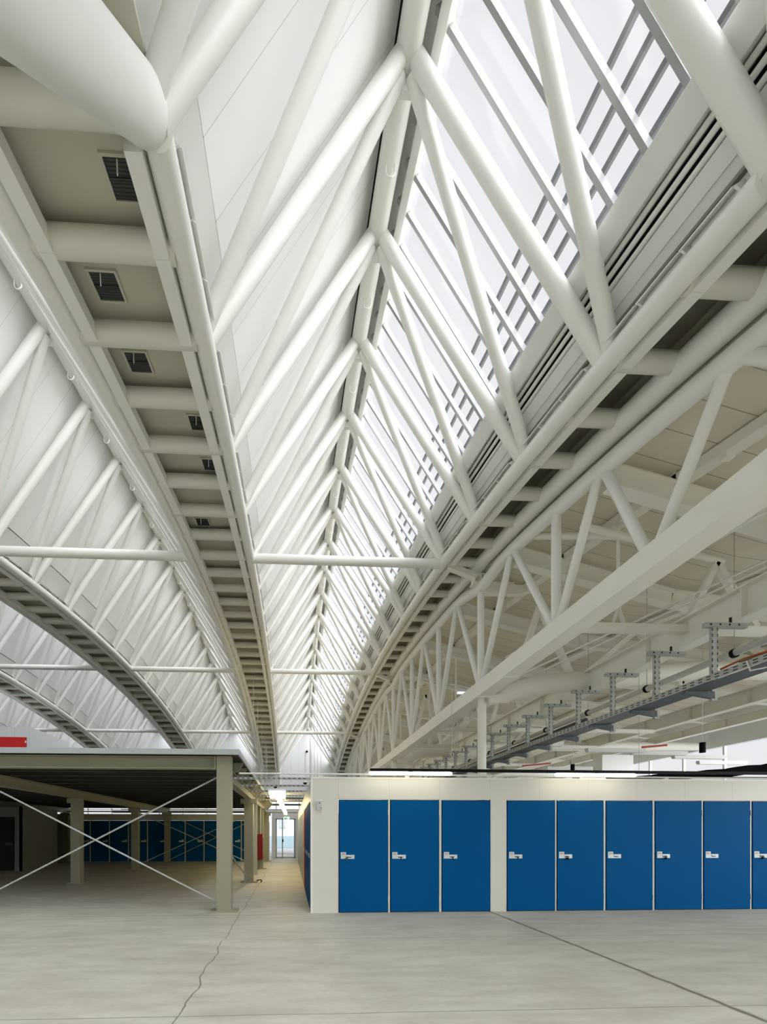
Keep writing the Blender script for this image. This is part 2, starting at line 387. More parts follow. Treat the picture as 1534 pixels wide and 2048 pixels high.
# far wall below the gables: base, window band, exit doorway at x -0.9..0.3
struct('wall_back', MB().box((-17, 29.0, 0), (-1.4, 29.2, 2.2)).box((0.9, 29.0, 0), (15.2, 29.2, 2.2)), 'wall', 'white base of the far wall')
fw = struct('window_6', MB().box((-17, 29.09, 2.2), (15.2, 29.10, 3.85)), 'glass', 'long window band in the far wall')
fb = MB()
for i in range(21): fb.box((-16.5 + i * 1.55, 29.04, 2.2), (-16.42 + i * 1.55, 29.12, 3.85))
fb.box((-17, 29.04, 2.98), (15.2, 29.12, 3.04)); part('window_frame', fb, 'white', fw)
struct('wall_left', MB().box((-17.2, -9, 0), (-17, 29.2, 7.5)), 'wall', 'white side wall at the far left')
struct('ceiling', MB().box((-17, 0.2, 7.4), (-15.2, 29.2, 7.5)), 'sheet', 'strip of roof beside the leftmost vault')

# near hall behind the viewer: flat ceiling, skylights added to light the front floor
nc = MB().box((-17, -9, 4.2), (15.2, -6.6, 4.4)).box((-17, -1.0, 4.2), (15.2, 0.3, 4.4))
for i in range(12): nc.box((-17 + i * 2.9, -6.6, 4.2), (-16.6 + i * 2.9, -1.0, 4.4))
struct('ceiling', nc, 'grey_wall', 'flat grey ceiling with added skylight openings over the entrance bay behind the viewer')
struct('window_7', MB().box((-17, -6.6, 4.31), (15.2, -1.0, 4.32)), 'glass', 'unseen flat skylights, added for light, over the entrance bay behind the viewer')
struct('wall_front', MB().box((-17, -9.1, 0), (15.2, -8.9, 4.3)), 'grey_wall', 'grey wall behind the viewer')

# right hall roof
def zr(x, y):
    z = zc(y) - 0.14
    z -= 0.24 * (min(x, 6.5) - 3.72)
    if x > 6.5: z -= 0.10 * (x - 6.5)
    return z
rc = MB()
xs = [3.78, 6.5, 15.0]
for a in range(2):
    vs = []
    for y in YS:
        for x in (xs[a], xs[a + 1]): vs += [(x, y, zr(x, y)), (x, y, zr(x, y) + 0.12)]
    fs = []
    for i in range(len(YS) - 1):
        o = i * 4; fs += [(o, o + 2, o + 6, o + 4), (o + 1, o + 5, o + 7, o + 3)]
    rc.add(vs, fs)
struct('ceiling', rc, 'beige', 'beige boarded roof of the right hall falling away to the right')
struct('wall_right', MB().box((15, -9, 0), (15.2, 29.2, 1.6)).box((15, -9, 4.5), (15.2, 29.2, 6.5)), 'wall', 'white right side wall')
rw = struct('window_8', MB().box((15.09, -9, 1.6), (15.10, 29.2, 4.5)), 'glass', 'bright window band in the right side wall')
rb = MB()
for i in range(25): rb.box((15.05, -9 + i * 1.55, 1.6), (15.13, -8.93 + i * 1.55, 4.5))
rb.box((15.05, -9, 3.05), (15.13, 29.2, 3.1)); part('window_frame', rb, 'white', rw)
struct('wall_front', MB().box((3.2, 0.2, 4.2), (15.2, 0.4, 7.0)), 'wall', 'wall above the near end of the right hall')
struct('wall_back', MB().box((4.16, 29.0, 3.85), (15.2, 29.2, 6.2)), 'wall', 'white wall above the far windows of the right hall')

# ------------------------------------------------------------------ arched triangular roof trusses
def arch_pts(dx, dz, x, k0=0, k1=18, sub=2, y0=None, y1=None):
    ya = ny(k0) if y0 is None else y0; yb = ny(k1) if y1 is None else y1
    n = (k1 - k0) * sub
    return [(x + dx, ya + (yb - ya) * i / n, zc(ya + (yb - ya) * i / n) + dz) for i in range(n + 1)]
def make_truss():
    t = thing('roof_truss', 'white arched tube truss of the main vault with its ridge tube over the corridor', 'roof truss', (XC, YM, 0), 'arched tube trusses under the vaults')
    for x, sx in ((XL, 1), (XR, -1)):
        part('bottom_chord', MB().tube(arch_pts(0, 0, x), 0.088, 16), 'white', t)
        z0 = zc(ny(0))
        part('knee_strut', MB().tube([(x - sx * 0.06, 0.6, 0.0), (x - sx * 0.06, 0.6, z0 - 2.5), (x - sx * 0.06, ny(0) - 0.06, z0 + 0.05)], 0.14, 20), 'white', t)
        part('knee_strut', MB().tube([(x, ny(18) + 0.7, z0 - 0.9), (x, ny(18) - 0.05, z0 + 0.05)], 0.13, 16), 'white', t)
        f = L_ if sx > 0 else R_
        for k in range(18):
            fin = MB()
            for j in range(3):
                ya = ny(k) + 0.12 + j * (P - 0.24) / 3; yb = ya + (P - 0.24) / 3 - 0.015
                a = f(0.155, 0.0); 
                fin.sweep([f(0.125, -0.05), f(0.125, 0.06), f(0.135, 0.06), f(0.135, -0.05)][::1 if sx > 0 else -1], [ya, (ya + yb) / 2, yb], x, zc)
                for yy in ((ya, yb) if j == 0 else (yb,)):
                    fin.sweep([f(0.06, 0.0), f(0.06, 0.05), f(0.13, 0.05), f(0.13, -0.03)][::1 if sx > 0 else -1], [yy - 0.008, yy + 0.008], x, zc)
            part('edge_fin', fin, 'white', t)
        g = MB().sweep([(-sx * 0.100, -0.080), (-sx * 0.100, 0.03), (-sx * 0.205, 0.03), (-sx * 0.205, -0.080)][::-sx], [ny(0) + 0.03] + [ny(k) for k in range(1, 18)] + [ny(18)], x, zc)
        part('flat_edge_bar', g, 'white', t)
    part('ridge_tube', MB().tube(arch_pts(0, HR, XC, -1, 18), 0.118, 18), 'white', t)
    for k in range(-1, 19):
        y = ny(k); zt = zc(y) + HR
        for x, s in ((XL, -1), (XR, 1)):
            rx = XC + s * 0.06
            if k >= 0:
                part('brace_tube', MB().tube([(rx, y, zt - 0.04), (x, y - 0.03, zc(y) + 0.02)], 0.078, 12), 'white', t)
            if k < 18:
                y2 = ny(k + 1)
                part('brace_tube', MB().tube([(rx, y + 0.07, zt - 0.10), (x, y2 - 0.13, zc(y2 - 0.13) + 0.03)], 0.070, 12), 'white', t)
        part('node_plate', MB().bar((XC - 0.14, y + 0.13, zt - 0.19), (XC + 0.14, y + 0.13, zt - 0.19), 0.012, 0.05, (0, 1, 0)), 'white', t)
        if k < 18:
            ym = y + P / 2; z = zc(ym) + HR - 0.13
            hk = [(XC - 0.05, ym, z + 0.02), (XC - 0.05, ym, z - 0.07)]
            for i in range(1, 6): hk.append((XC - 0.05 * math.cos(math.pi * i / 6), ym, z - 0.07 - 0.05 * math.sin(math.pi * i / 6)))
            hk += [(XC + 0.05, ym, z - 0.07), (XC + 0.05, ym, z + 0.02)]
            part('lifting_hook', MB().tube(hk, 0.009, 6), 'white', t)
    for k in (4, 9, 14):
        y = ny(k); part('tie_rod', MB().tube([(XL, y, zc(y)), (XR, y, zc(y))], 0.085, 14), 'white', t)
    return t
truss = make_truss()
dup(truss, (-PITCH, 0, 0), 'white arched tube truss of the vault just left of the main one')
dup(truss, (-2 * PITCH, 0, 0), 'white arched tube truss of the third vault, above the mezzanine')
dup(truss, (-3 * PITCH, 0, 0), 'white arched tube truss of the leftmost vault at the picture edge')

# rung-like gutters between the vaults
def make_gutter(xa, xb, label, outer):
    t = thing('valley_gutter', label, 'gutter', ((xa + xb) / 2, YM, 0), 'ladder-like gutters between the vaults')
    for i in range(38):
        y = ny(0) - 0.10 + i * P / 2
        if y > 28.6: break
        z = zc(y)
        part('rung', MB().tube([(xa + 0.06, y, z), (xb - 0.06, y, z)], 0.085, 12), 'rung', t)
    ys = [0.9] + [ny(0) + i * P / 2 for i in range(37)] + [29.1]
    h_ = 0.24 if outer else 0.135
    part('soffit_board', MB().sweep([(xa, h_), (xb, h_), (xb, h_ + 0.03), (xa, h_ + 0.03)], ys, 0, zc), 'shaded_soffit' if outer else 'soffit', t)
    fl = MB()
    for i in range(1, 38, 2):
        y = ny(0) - 0.10 + i * P / 2 + 0.115
        if y > 28: break
        fl.bar((xa + 0.1, y, zc(y) + 0.075), (xb - 0.1, y, zc(y) + 0.075), 0.035, 0.12)
    part('flat_stiffeners', fl, 'soffit', t, kind='stuff')
    if outer: part('side_board', MB().sweep([(xb - 0.02, 0.275), (xb + 0.16, 0.275), (xb + 0.16, -0.16), (xb + 0.10, -0.16), (xb + 0.10, 0.24), (xb - 0.02, 0.24)], ys, 0, zc), 'soffit', t)
    if outer: part('outer_tube', MB().tube(arch_pts(0, -0.02, xb), 0.12, 16), 'white', t)
    return t
gut = make_gutter(XR - PITCH, XL, 'white ladder-like valley gutter above the mezzanine edge, wide and near', False)
dup(gut, (-PITCH, 0, 0), 'white ladder-like valley gutter second from the corridor, curving over the mezzanine deck')
dup(gut, (-2 * PITCH, 0, 0), 'white ladder-like valley gutter at the far left edge of the picture')
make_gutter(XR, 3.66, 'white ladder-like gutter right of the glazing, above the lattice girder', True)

# grey louvred luminaires in the gutter soffits
def luminaire(x, y, w, l, label, h=0.135):
    z = zc(y) + h; dz = (zc(y + 0.05) - zc(y - 0.05)) / 0.1
    t = thing('soffit_grille', label, 'light', (x, y, z), 'louvred grilles in the gutter soffits')
    def q(mb, x0, x1, y0, y1, a, b):
        vs = [(xx, yy, z + dz * (yy - y) + c) for c in (a, b) for xx, yy in ((x0, y0), (x1, y0), (x1, y1), (x0, y1))]
        return mb.add(vs, [(0, 3, 2, 1), (4, 5, 6, 7), (0, 1, 5, 4), (1, 2, 6, 5), (2, 3, 7, 6), (3, 0, 4, 7)])
    fr = MB(); b = 0.018
    q(fr, x - w / 2 - b, x + w / 2 + b, y - l / 2 - b, y - l / 2, -0.02, 0.0); q(fr, x - w / 2 - b, x + w / 2 + b, y + l / 2, y + l / 2 + b, -0.02, 0.0)
    q(fr, x - w / 2 - b, x - w / 2, y - l / 2, y + l / 2, -0.02, 0.0); q(fr, x + w / 2, x + w / 2 + b, y - l / 2, y + l / 2, -0.02, 0.0)
    part('frame', fr, 'soffit', t); part('louvre', q(MB(), x - w / 2, x + w / 2, y - l / 2, y + l / 2, -0.010, 0.0), 'grille', t)
    part('middle_bar', q(MB(), x - w / 2, x + w / 2, y - 0.008, y + 0.008, -0.018, -0.008), 'grille', t)
    part('pull_cord', MB().tube([(x - 0.01, y - l / 2 + 0.01, z - dz * l / 2 - 0.015), (x - 0.01, y - l / 2 + 0.02, z - dz * l / 2 - 0.10)], 0.005, 6), 'white_plastic', t)
    return t
for (x, y, lb) in ((-1.08, 2.86, 'dark louvred grille in the near left gutter, nearest and largest'),
                   (-1.49, 3.57, 'dark louvred grille in the near left gutter, second nearest, on its left side'),
                   (-1.49, 4.29, 'dark louvred grille in the near left gutter, third nearest'),
                   (-1.07, 5.08, 'dark louvred grille in the near left gutter, fourth nearest, beside the chord'),
                   (-1.07, 5.83, 'dark louvred grille in the near left gutter, fifth nearest, beside the chord'),
                   (-1.47, 7.28, 'dark louvred grille in the near left gutter, farthest one')):
    luminaire(x, y, 0.20, 0.23, lb)
luminaire(3.25, 3.65, 0.2, 0.26, 'dark louvred grille in the right gutter, nearer one', 0.24)
luminaire(3.25, 5.05, 0.2, 0.26, 'dark louvred grille in the right gutter, second nearest', 0.24)
luminaire(3.25, 7.2, 0.2, 0.26, 'dark louvred grille in the right gutter, farthest one', 0.24)

# three pipes under the glazing of the main vault
for i, t_ in enumerate((0.485, 0.556, 0.627)):
    a = R_(t_, 0.20)
    pts = [(XR + a[0], y, zc(y) + a[1]) for y in YS]
    solo('conduit_pipe', MB().tube(pts, 0.022, 10), 'white', 'white pipe below the roof glazing, %s of three' % ('lowest', 'middle one', 'topmost')[i], 'pipe', 'three pipes along the glazing sill')

# ------------------------------------------------------------------ lattice girder and columns on the right
XT = 3.72
COLS = [ny(-1), ny(4), ny(9), ny(14)]
ZB = 4.27
def ztop(y):
    z = zc(y) - 0.30
    d = min(abs(y - c) for c in COLS)
    return z - 0.12 * max(0, 1 - d / 0.9) ** 1.0 * 1.3
t = thing('lattice_girder', 'white tube lattice girder on a deep straight beam, right of the glazed vault', 'girder', (XT, YM, 0))
pts = []
y = ny(0) - 0.6
ys_ = sorted(set([round(ny(0) - 0.6 + i * 0.3975, 3) for i in range(66)] + [round(c, 3) for c in COLS[1:]]))
part('top_chord', MB().tube([(XT, yy, ztop(yy)) for yy in ys_], 0.10, 14), 'white', t)
bm = MB().box((XT - 0.13, 1.0, ZB - 0.13), (XT + 0.13, 28.6, ZB + 0.13)); bm.box((XT - 0.14, 7.1, ZB - 0.155), (XT + 0.14, 16.2, ZB - 0.13))
part('bottom_beam', bm, 'warm_white', t)
def bt(p0, p1, r=0.055): part('brace_tube', MB().tube([p0, p1], r, 12), 'white', t)
bots = [2.45, 4.25, 5.86]; tops = [3.45, 4.98, 7.05]
ch = [(2.45, 3.45), (4.25, 3.45), (4.25, 4.98), (5.86, 4.98), (5.86, 7.05), (8.25, 7.05)]
vert = [5.86, 8.25]
for b in range(2):
    y0 = COLS[1 + b]
    for i in range(3):
        a = y0 + i * 2.383; m_ = a + 1.19; c = a + 2.383
        ch += [(a, m_), (c, m_)]; vert.append(c)
y0 = COLS[3]
for i in range(2):
    a = y0 + i * 2.383; m_ = a + 1.19; c = a + 2.383
    ch += [(a, m_), (c, m_)]; vert.append(c)
for bo, tp in ch:
    s = 0.05 if tp > bo else -0.05
    bt((XT, bo + s, ZB + 0.1), (XT, tp - s * 0.6, ztop(tp)))
for v in vert: bt((XT, v, ZB + 0.1), (XT, v, ztop(v)), 0.066)
for i, yc in enumerate(COLS[1:]):
    c = thing('column', ['white round column behind the front storage wall, below the girder', 'white round column second along the girder, partly hidden by the cable tray', 'white round column farthest along the girder'][i], 'column', (XT + 0.02, yc, 0), 'round columns under the lattice girder')
    part('shaft', MB().tube([(XT + 0.02, yc, 0.02), (XT + 0.02, yc, ZB - 0.17)], 0.082, 18), 'warm_white', c)
    part('base_plate', MB().box((XT - 0.15, yc - 0.17, 0), (XT + 0.19, yc + 0.17, 0.02)), 'warm_white', c)
    part('cap_plate', MB().box((XT - 0.15, yc - 0.17, ZB - 0.17), (XT + 0.19, yc + 0.17, ZB - 0.15)), 'warm_white', c)
    # bracket between the gutter and the girder head
    zt = ztop(yc); br = thing('girder_bracket', 'white bolted bracket on the girder head, %s of the three' % ('nearest', 'middle', 'farthest')[i], 'bracket', (XT - 0.1, yc, zt), 'brackets tying gutter to girder')
    part('arm', MB().bar((XR + 0.1, yc - 0.02, zc(yc) - 0.06), (XT - 0.1, yc - 0.02, zt + 0.20), 0.12, 0.10), 'warm_white', br)
    pl = MB()
    for dx in (-0.16, -0.04, 0.08, 0.34, 0.5): pl.box((XT + dx, yc - 0.09, zt + 0.08), (XT + dx + 0.02, yc + 0.09, zt + 0.22))
    pl.box((XT - 0.18, yc - 0.10, zt + 0.22), (XT + 0.62, yc + 0.10, zt + 0.24)); pl.box((XT - 0.18, yc - 0.10, zt + 0.06), (XT + 0.62, yc + 0.10, zt + 0.08))
    part('plate_box', pl, 'warm_white', br)
    arm2 = MB().add([(XT + 0.0, yc - .06, zt + .06), (XT + 1.15, yc - .06, zt + .05), (XT + 1.15, yc - .06, zt - .0), (XT + .75, yc - .06, zt - .12), (XT, yc - .06, zt - .12),
                     (XT + 0.0, yc + .06, zt + .06), (XT + 1.15, yc + .06, zt + .05), (XT + 1.15, yc + .06, zt - .0), (XT + .75, yc + .06, zt - .12), (XT, yc + .06, zt - .12)],
                    [(0, 4, 3, 2, 1), (5, 6, 7, 8, 9)] + [(i2, (i2 + 1) % 5, (i2 + 1) % 5 + 5, i2 + 5) for i2 in range(5)])
    part('tapered_arm', arm2, 'warm_white', br)
    rp = MB().tube([(XT - 0.02, yc - 0.32, zt + 0.36), (XT - 0.02, yc + 0.3, zt + 0.36)], 0.075, 16)
    part('pipe_stub', rp, 'white', br)
    rh = MB().tube([(XT - 0.02, yc - 0.325, zt + 0.36), (XT - 0.02, yc - 0.322, zt + 0.36)], 0.04, 12); part('stub_bore', rh, 'dark', br)

# rafters and purlins under the beige roof
for i, y in enumerate((4.95, 7.05, 9.43, 11.82, 14.2, 16.6, 19.0, 21.4)):
    mb = MB()
    for a, b in ((3.80, 6.5), (6.5, 14.9)):
        mb.ibeam((a, y, zr(a, y) - 0.26), (b, y, zr(b, y) - 0.26), 0.16, 0.26)
    for x in (4.62, 9.2): mb.bar((x, y, zr(x, y) - 0.12), (x, y, zr(x, y) + 0.01), 0.12, 0.12, (0, 1, 0))
    solo('roof_rafter', mb, 'warm_white', 'off-white sloping rafter under the beige roof, %s to the viewer' % ORD[i], 'rafter', 'rafters of the right hall roof')
for i, x in enumerate((4.65, 7.4, 10.6)):
    ys = [1.2 + j * 0.9 for j in range(31)]
    mb = MB().sweep([(-0.09, -0.12), (0.09, -0.12), (0.09, -0.002), (-0.09, -0.002)], ys, x, lambda yy: zr(x, yy))
    for yy in [2.9 + 1.43 * j for j in range(16)]: mb.box((x - 0.05, yy, zr(x, yy) - 0.16), (x + 0.05, yy + 0.07, zr(x, yy) - 0.12))
    solo('roof_purlin', mb, 'beige' if False else 'warm_white', 'off-white purlin under the beige roof, %s from the girder' % CNT[i], 'purlin', 'purlins of the right hall roof')

# straight I-beams further right
for i, (x, zb, h, m_) in enumerate(((5.65, 4.13, 0.42, 'warm_white'), (10.5, 4.43, 0.36, 'warm_white'), (13.0, 4.63, 0.26, 'warm_white'))):
    mb = MB().ibeam((x, 1.0, zb + h / 2), (x, 28.8, zb + h / 2), 0.20, h, 0.022, 0.014)
    for j in range(20): mb.box((x - 0.09, 2.2 + j * 1.43, zb + 0.02), (x + 0.09, 2.215 + j * 1.43, zb + h - 0.02))
    ib = thing('runway_beam', 'off-white straight steel I-beam in the right hall, %s' % ('carrying the cable tray hangers', 'second, behind the cable tray', 'third and lowest in view')[i], 'beam', (x, YM, zb), 'straight I-beams of the right hall')
    part('beam_section', mb, m_, ib)
    rl = MB().bar((x + 0.02, 1.0, zb + h + 0.012), (x + 0.02, 28.8, zb + h + 0.012), 0.05, 0.025); part('top_rail', rl, 'pipe', ib)

# cross frames between girder and I-beams: large tube + diagonal webs
for i, yc in enumerate(COLS[1:]):
    cf = thing('cross_frame', 'white cross frame with fat tube spanning right from the %s column' % ('nearest', 'second', 'farthest')[i], 'frame', (9, yc, 3.9), 'cross frames of the right hall')
    part('main_tube', MB().tube([(XT + 0.12, yc, 4.05), (XT + 0.5, yc, 4.22), (XT + 1.0, yc - 0.1, 4.36), (7.6, yc - 0.5, 4.55), (14.8, yc - 0.6, 4.6)], [0.07, 0.15, 0.19, 0.17, 0.15], 18), 'warm_white', cf)
    part('gusset_plate', MB().box((XT + 0.1, yc - 0.14, 4.0), (XT + 0.5, yc - 0.12, 4.16)), 'warm_white', cf)
    for a, b in ((4.4, 4.9), (5.6, 4.9), (5.6, 6.9), (7.8, 6.9), (7.8, 9.2), (10.5, 9.2), (10.5, 12.0), (13.0, 12.0)):
        part('web_bar', MB().bar((a, yc, 4.45), (b, yc, zr(b, yc) - 0.35), 0.10, 0.10), 'warm_white', cf)
for i, y in enumerate((5.9, 11.9, 14.2, 18.0)):
    cf = thing('suspension_frame', 'off-white hanger rod frame with forked foot between the beams, %s' % ORD[i], 'frame', (4.6, y, 4.3), 'suspension frames of the right hall')
    zt = zr(4.65, y)
    part('hanger_rod', MB().tube([(4.65, y, zt - 0.25), (4.65, y, 4.75)], 0.022, 10), 'white', cf)
    fk = MB().tube([(4.65, y, 4.80), (4.65, y, 4.66)], 0.035, 10); fk.bar((4.65, y, 4.7), (4.55, y, 4.42), 0.02, 0.05, (0, 1, 0)); fk.bar((4.65, y, 4.7), (4.75, y, 4.42), 0.02, 0.05, (0, 1, 0))
    part('fork', fk, 'white', cf)
    part('cross_bar', MB().bar((XT + 0.1, y, 4.40), (10.4, y, 4.40), 0.12, 0.10), 'warm_white', cf)
    part('head_tube', MB().tube([(4.05, y - 0.1, zt - 0.20), (6.2, y, zr(6.2, y) - 0.2)], 0.05, 12), 'warm_white', cf)
    part('diagonal_tube', MB().tube([(XT, y + 0.7, ztop(y + 0.7)), (4.65, y, zt - 0.25)], 0.05, 12), 'warm_white', cf)
    for (xa, xb) in ((5.65, 6.1), (6.7, 6.1)): part('web_bar', MB().bar((xa, y, 4.45), (xb, y, zr(xb, y) - 0.25), 0.08, 0.08), 'warm_white', cf)
rods = [((5.0, 2.2, 4.6), (4.6, 9.0, 5.25)), ((6.8, 2.0, 4.9), (4.4, 9.5, 4.55)), ((4.3, 8.3, 4.5), (6.8, 4.2, 5.2)), ((6.0, 7.2, 4.75), (9.5, 9.8, 5.1))]
for i, (a, b) in enumerate(rods):
    solo('bracing_rod', MB().tube([a, b], 0.016, 8), 'white', 'thin white bracing rod crossing above the cable tray, ' + ('running up and back beside the girder', 'falling away along the I-beam', 'crossing forward over the I-beam', 'farther right behind the I-beam')[i], 'rod', 'bracing rods of the right hall')

# ------------------------------------------------------------------ cable tray
tr = thing('cable_tray', 'perforated galvanised cable tray hanging below the near I-beam', 'cable tray', (4.95, 12, 3.3))
XA, XB, ZT = 4.80, 5.12, 3.235
part('tray_bottom', MB().box((XA, 4.7, ZT), (XB, 22, ZT + 0.006)).box((XA + 0.02, 2.6, ZT - 0.004), (XB - 0.02, 4.8, ZT)), 'galv_shaded', tr)
lip = MB().box((XA - 0.004, 2.6, ZT), (XA, 22, ZT + 0.075)); part('side_lip', lip, 'galv', tr, 'bright perforated side')
slots = MB()
for j in range(190):
    yy = 3.0 + j * 0.1
    for zz in (0.018, 0.048):
        slots.box((XA - 0.0055, yy, ZT + zz), (XA - 0.0035, yy + 0.05, ZT + zz + 0.010))
part('slot_holes', slots, 'dark', tr, kind='stuff')
part('side_lip', MB().box((XB, 2.6, ZT), (XB + 0.004, 22, ZT + 0.075)), 'galv_shaded', tr)
def hanger(y, label):
    h = thing('tray_hanger', label, 'hanger', (5.2, y, 3.2), 'hangers of the cable tray')
    part('channel_post', MB().box((5.165, y - 0.02, 3.12), (5.20, y + 0.02, 4.02)).box((5.20, y - 0.02, 3.12), (5.235, y - 0.012, 4.02)).box((5.20, y + 0.012, 3.12), (5.235, y + 0.02, 4.02)), 'galv', h)
    sl = MB()
    for j in range(10):
        z = 3.30 + j * 0.075
        for xx in (5.160, 5.236): sl.box((xx if xx > 5.2 else xx, y - 0.0225, z), (xx + 0.012 if xx < 5.2 else xx - 0.008, y - 0.0205, z + 0.035))
    part('post_slots', sl, 'dark', h, kind='stuff')
    part('clamp_arm', MB().box((5.08, y - 0.03, 4.02), (5.62, y + 0.03, 4.075)), 'galv', h)
    ho = MB()
    for j in range(4): ho.box((5.13 + j * 0.12, y - 0.032, 4.04), (5.15 + j * 0.12, y - 0.030, 4.06))
    part('bolt_holes', ho, 'dark', h, kind='stuff')
    part('clamp_bolt', MB().tube([(5.42, y, 4.07), (5.42, y, 4.15)], 0.014, 8), 'dark', h)
    part('bracket_arm', MB().add([(4.82, y - .02, 3.230), (5.2, y - .02, 3.230), (5.2, y - .02, 3.14), (4.82, y - .02, 3.200), (4.82, y + .02, 3.230), (5.2, y + .02, 3.230), (5.2, y + .02, 3.14), (4.82, y + .02, 3.200)],
                                 [(0, 3, 2, 1), (4, 5, 6, 7), (0, 1, 5, 4), (1, 2, 6, 5), (2, 3, 7, 6), (3, 0, 4, 7)]), 'galv_shaded', h)
    return h
h0 = hanger(5.06, 'galvanised tray hanger beneath the I-beam, nearest to the viewer')
for i in range(1, 15): dup(h0, (0, 0.83 * i, 0), 'galvanised tray hanger beneath the I-beam, %s to the viewer' % ORD[i])
cb = thing('cable_bundle', 'loose orange and brown cables lying on the near end of the tray', 'cables', (4.95, 4.0, 3.35))
for i in range(9):
    random.seed(i); x = 4.84 + 0.03 * i
    pts = [(x + random.uniform(-.02, .02), 2.7 + 0.25 * j, 3.325 + 0.02 * (i % 3) + random.uniform(-.015, .02) + 0.1 * max(0, (3.5 - 2.7 - 0.25 * j)) * 0.5) for j in range(int(7 + i % 3))]
    part('cable', MB().tube(pts, 0.012, 6), 'orange' if i % 2 == 0 else 'brown', cb)
solo('cable', MB().tube([(4.86, 4.35, 3.32), (4.785, 4.30, 3.30), (4.77, 4.25, 3.18), (4.82, 4.05, 3.16), (4.92, 3.74, 3.17)], 0.008, 6), 'white_plastic', 'white cable looping down from the cable tray edge', 'cable')
solo('junction_box', MB().box((4.82, 3.55, 3.115), (5.02, 3.75, 3.225)), 'grey', 'grey junction box under the near end of the cable tray', 'box')
# steel pipe with clamps
pp = thing('service_pipe', 'long grey steel pipe with black clamps behind the tray hangers', 'pipe', (6.0, 12, 3.9))
part('pipe_run', MB().tube([(6.0, 1.5, 3.98), (6.0, 6.6, 3.92), (6.0, 22, 3.82)], 0.048, 14), 'pipe', pp)
for j in range(10):
    y = 5.55 + 1.43 * j
    part('clamp', MB().tube([(6.0, y - 0.02, 3.925 - 0.005 * j), (6.0, y + 0.02, 3.925 - 0.005 * j)], 0.062, 14), 'black', pp)
    part('hanger_rod', MB().tube([(6.0, y, 3.96), (6.0, y, zr(6.0, y))], 0.006, 6), 'pipe', pp)
solo('black_pipe', MB().tube([(6.02, 8.5, 3.80), (6.02, 23, 3.70)], 0.04, 12), 'pipe_dark', 'black pipe running just below the grey service pipe', 'pipe')

# ------------------------------------------------------------------ luminaires and small things in the right hall
def batten(p, l, label, m='white_plastic', lit=False, w=0.12):
    x, y, z = p
    b = thing('batten_light', label, 'light', (x, y, z), 'batten lights of the right hall')
    part('housing', MB().box((x - l / 2, y - w / 2, z), (x + l / 2, y + w / 2, z + 0.07)), 'white_plastic', b)
    part('diffuser', MB().box((x - l / 2 + 0.02, y - w / 2 + 0.01, z - 0.03), (x + l / 2 - 0.02, y + w / 2 - 0.01, z)), 'lamp_cool' if lit else 'white_plastic', b)
    return b
lt = batten((4.6, 11.0, 5.15), 0.55, 'lit cool white batten light seen behind the girder braces', lit=True)
batten((5.6, 9.1, 3.40), 0.62, 'off-white batten light below the cable tray beside a hanger')
for i, (x, y) in enumerate(((8.2, 10.5), (9.6, 10.8), (11.2, 11.3), (9.0, 13.5), (11.0, 14.5), (12.8, 15.5), (10.5, 17.5), (12.8, 12.2))):
    batten((x, y, 3.55), 1.5, 'unlit off-white batten light hung in the right hall, %s to the viewer' % ORD[i])
for i, (x, y, z) in enumerate(((8.6, 8.6, 3.22), (8.1, 12.0, 3.3))):
    s = thing('hanging_spotlight', ('black cylinder spotlight hanging at the right picture edge', 'black cylinder spotlight hanging left of the lit tube')[i], 'light', (x, y, z), 'black spotlights')
    part('body', MB().tube([(x, y, z - 0.05), (x, y, z + 0.16)], 0.055, 14), 'black', s); part('stem', MB().tube([(x, y, z + 0.16), (x, y, zr(x, y))], 0.006, 6), 'white_plastic', s)
for i, (a, b) in enumerate((((9.55, 10.5, 3.72), (8.9, 10.5, 3.66)), ((9.0, 14.5, 3.9), (8.0, 14.5, 3.8)))):
    solo('sprinkler_pipe', MB().tube([a, b], 0.025, 8), 'sprinkler', 'thin red sprinkler pipe in the right hall, ' + ('nearer one', 'farther one')[i], 'pipe')
# white ducts / boxes near the windows
for i, (x, y, z) in enumerate(((11.6, 15.5, 3.6), (9.6, 20.5, 3.3), (12.8, 18.5, 3.6))):
    solo('wall_cabinet', MB().box((x, y, z), (x + 1.2, y + 0.5, z + 0.8)), 'white_plastic', 'white ventilation box high up in the right hall, ' + ORD[i], 'box')

# black light track and its tubes in front of the storage wall
tk = thing('light_track', 'straight black light track along the top of the storage wall', 'light track', (5, 7.62, 2.55))
part('track_bar', MB().bar((1.42, 7.62, 2.618), (9.8, 7.62, 2.600), 0.05, 0.05), 'black', tk)
for x in (2.9, 6.4): part('drop_wire', MB().tube([(x, 7.62, 2.62), (x, 7.62, 4.6)], 0.004, 5), 'pipe', tk)
for i, (xa, xb, lb) in enumerate(((1.40, 2.90, 'lit white tube lamp on the black track, left one'), (4.82, 6.34, 'lit white tube lamp on the black track, right one'))):
    l = thing('tube_lamp', lb, 'light', ((xa + xb) / 2, 7.62, 2.52), 'lit tubes on the track')
    dz = -0.0022 * ((xa + xb) / 2 - 1.4)
    part('tube', MB().tube([(xa, 7.62, 2.565 + dz), (xa + 0.03, 7.62, 2.562 + dz), (xb - 0.03, 7.62, 2.560 + dz), (xb, 7.62, 2.560 + dz)], [0.022, 0.032, 0.032, 0.022], 12), 'lamp', l)
    part('clip', MB().box(((xa + xb) / 2 - 0.03, 7.60, 2.575 + dz), ((xa + xb) / 2 + 0.03, 7.64, 2.60 + dz)), 'black', l)
pts = [(6.35 + 0.30 * i, 8.35 + 0.04 * math.sin(i * 1.3), 2.60 + 0.003 * i + 0.0062 * max(0, i - 2.5) ** 1.55 + 0.018 * math.sin(i * 2.1)) for i in range(15)]
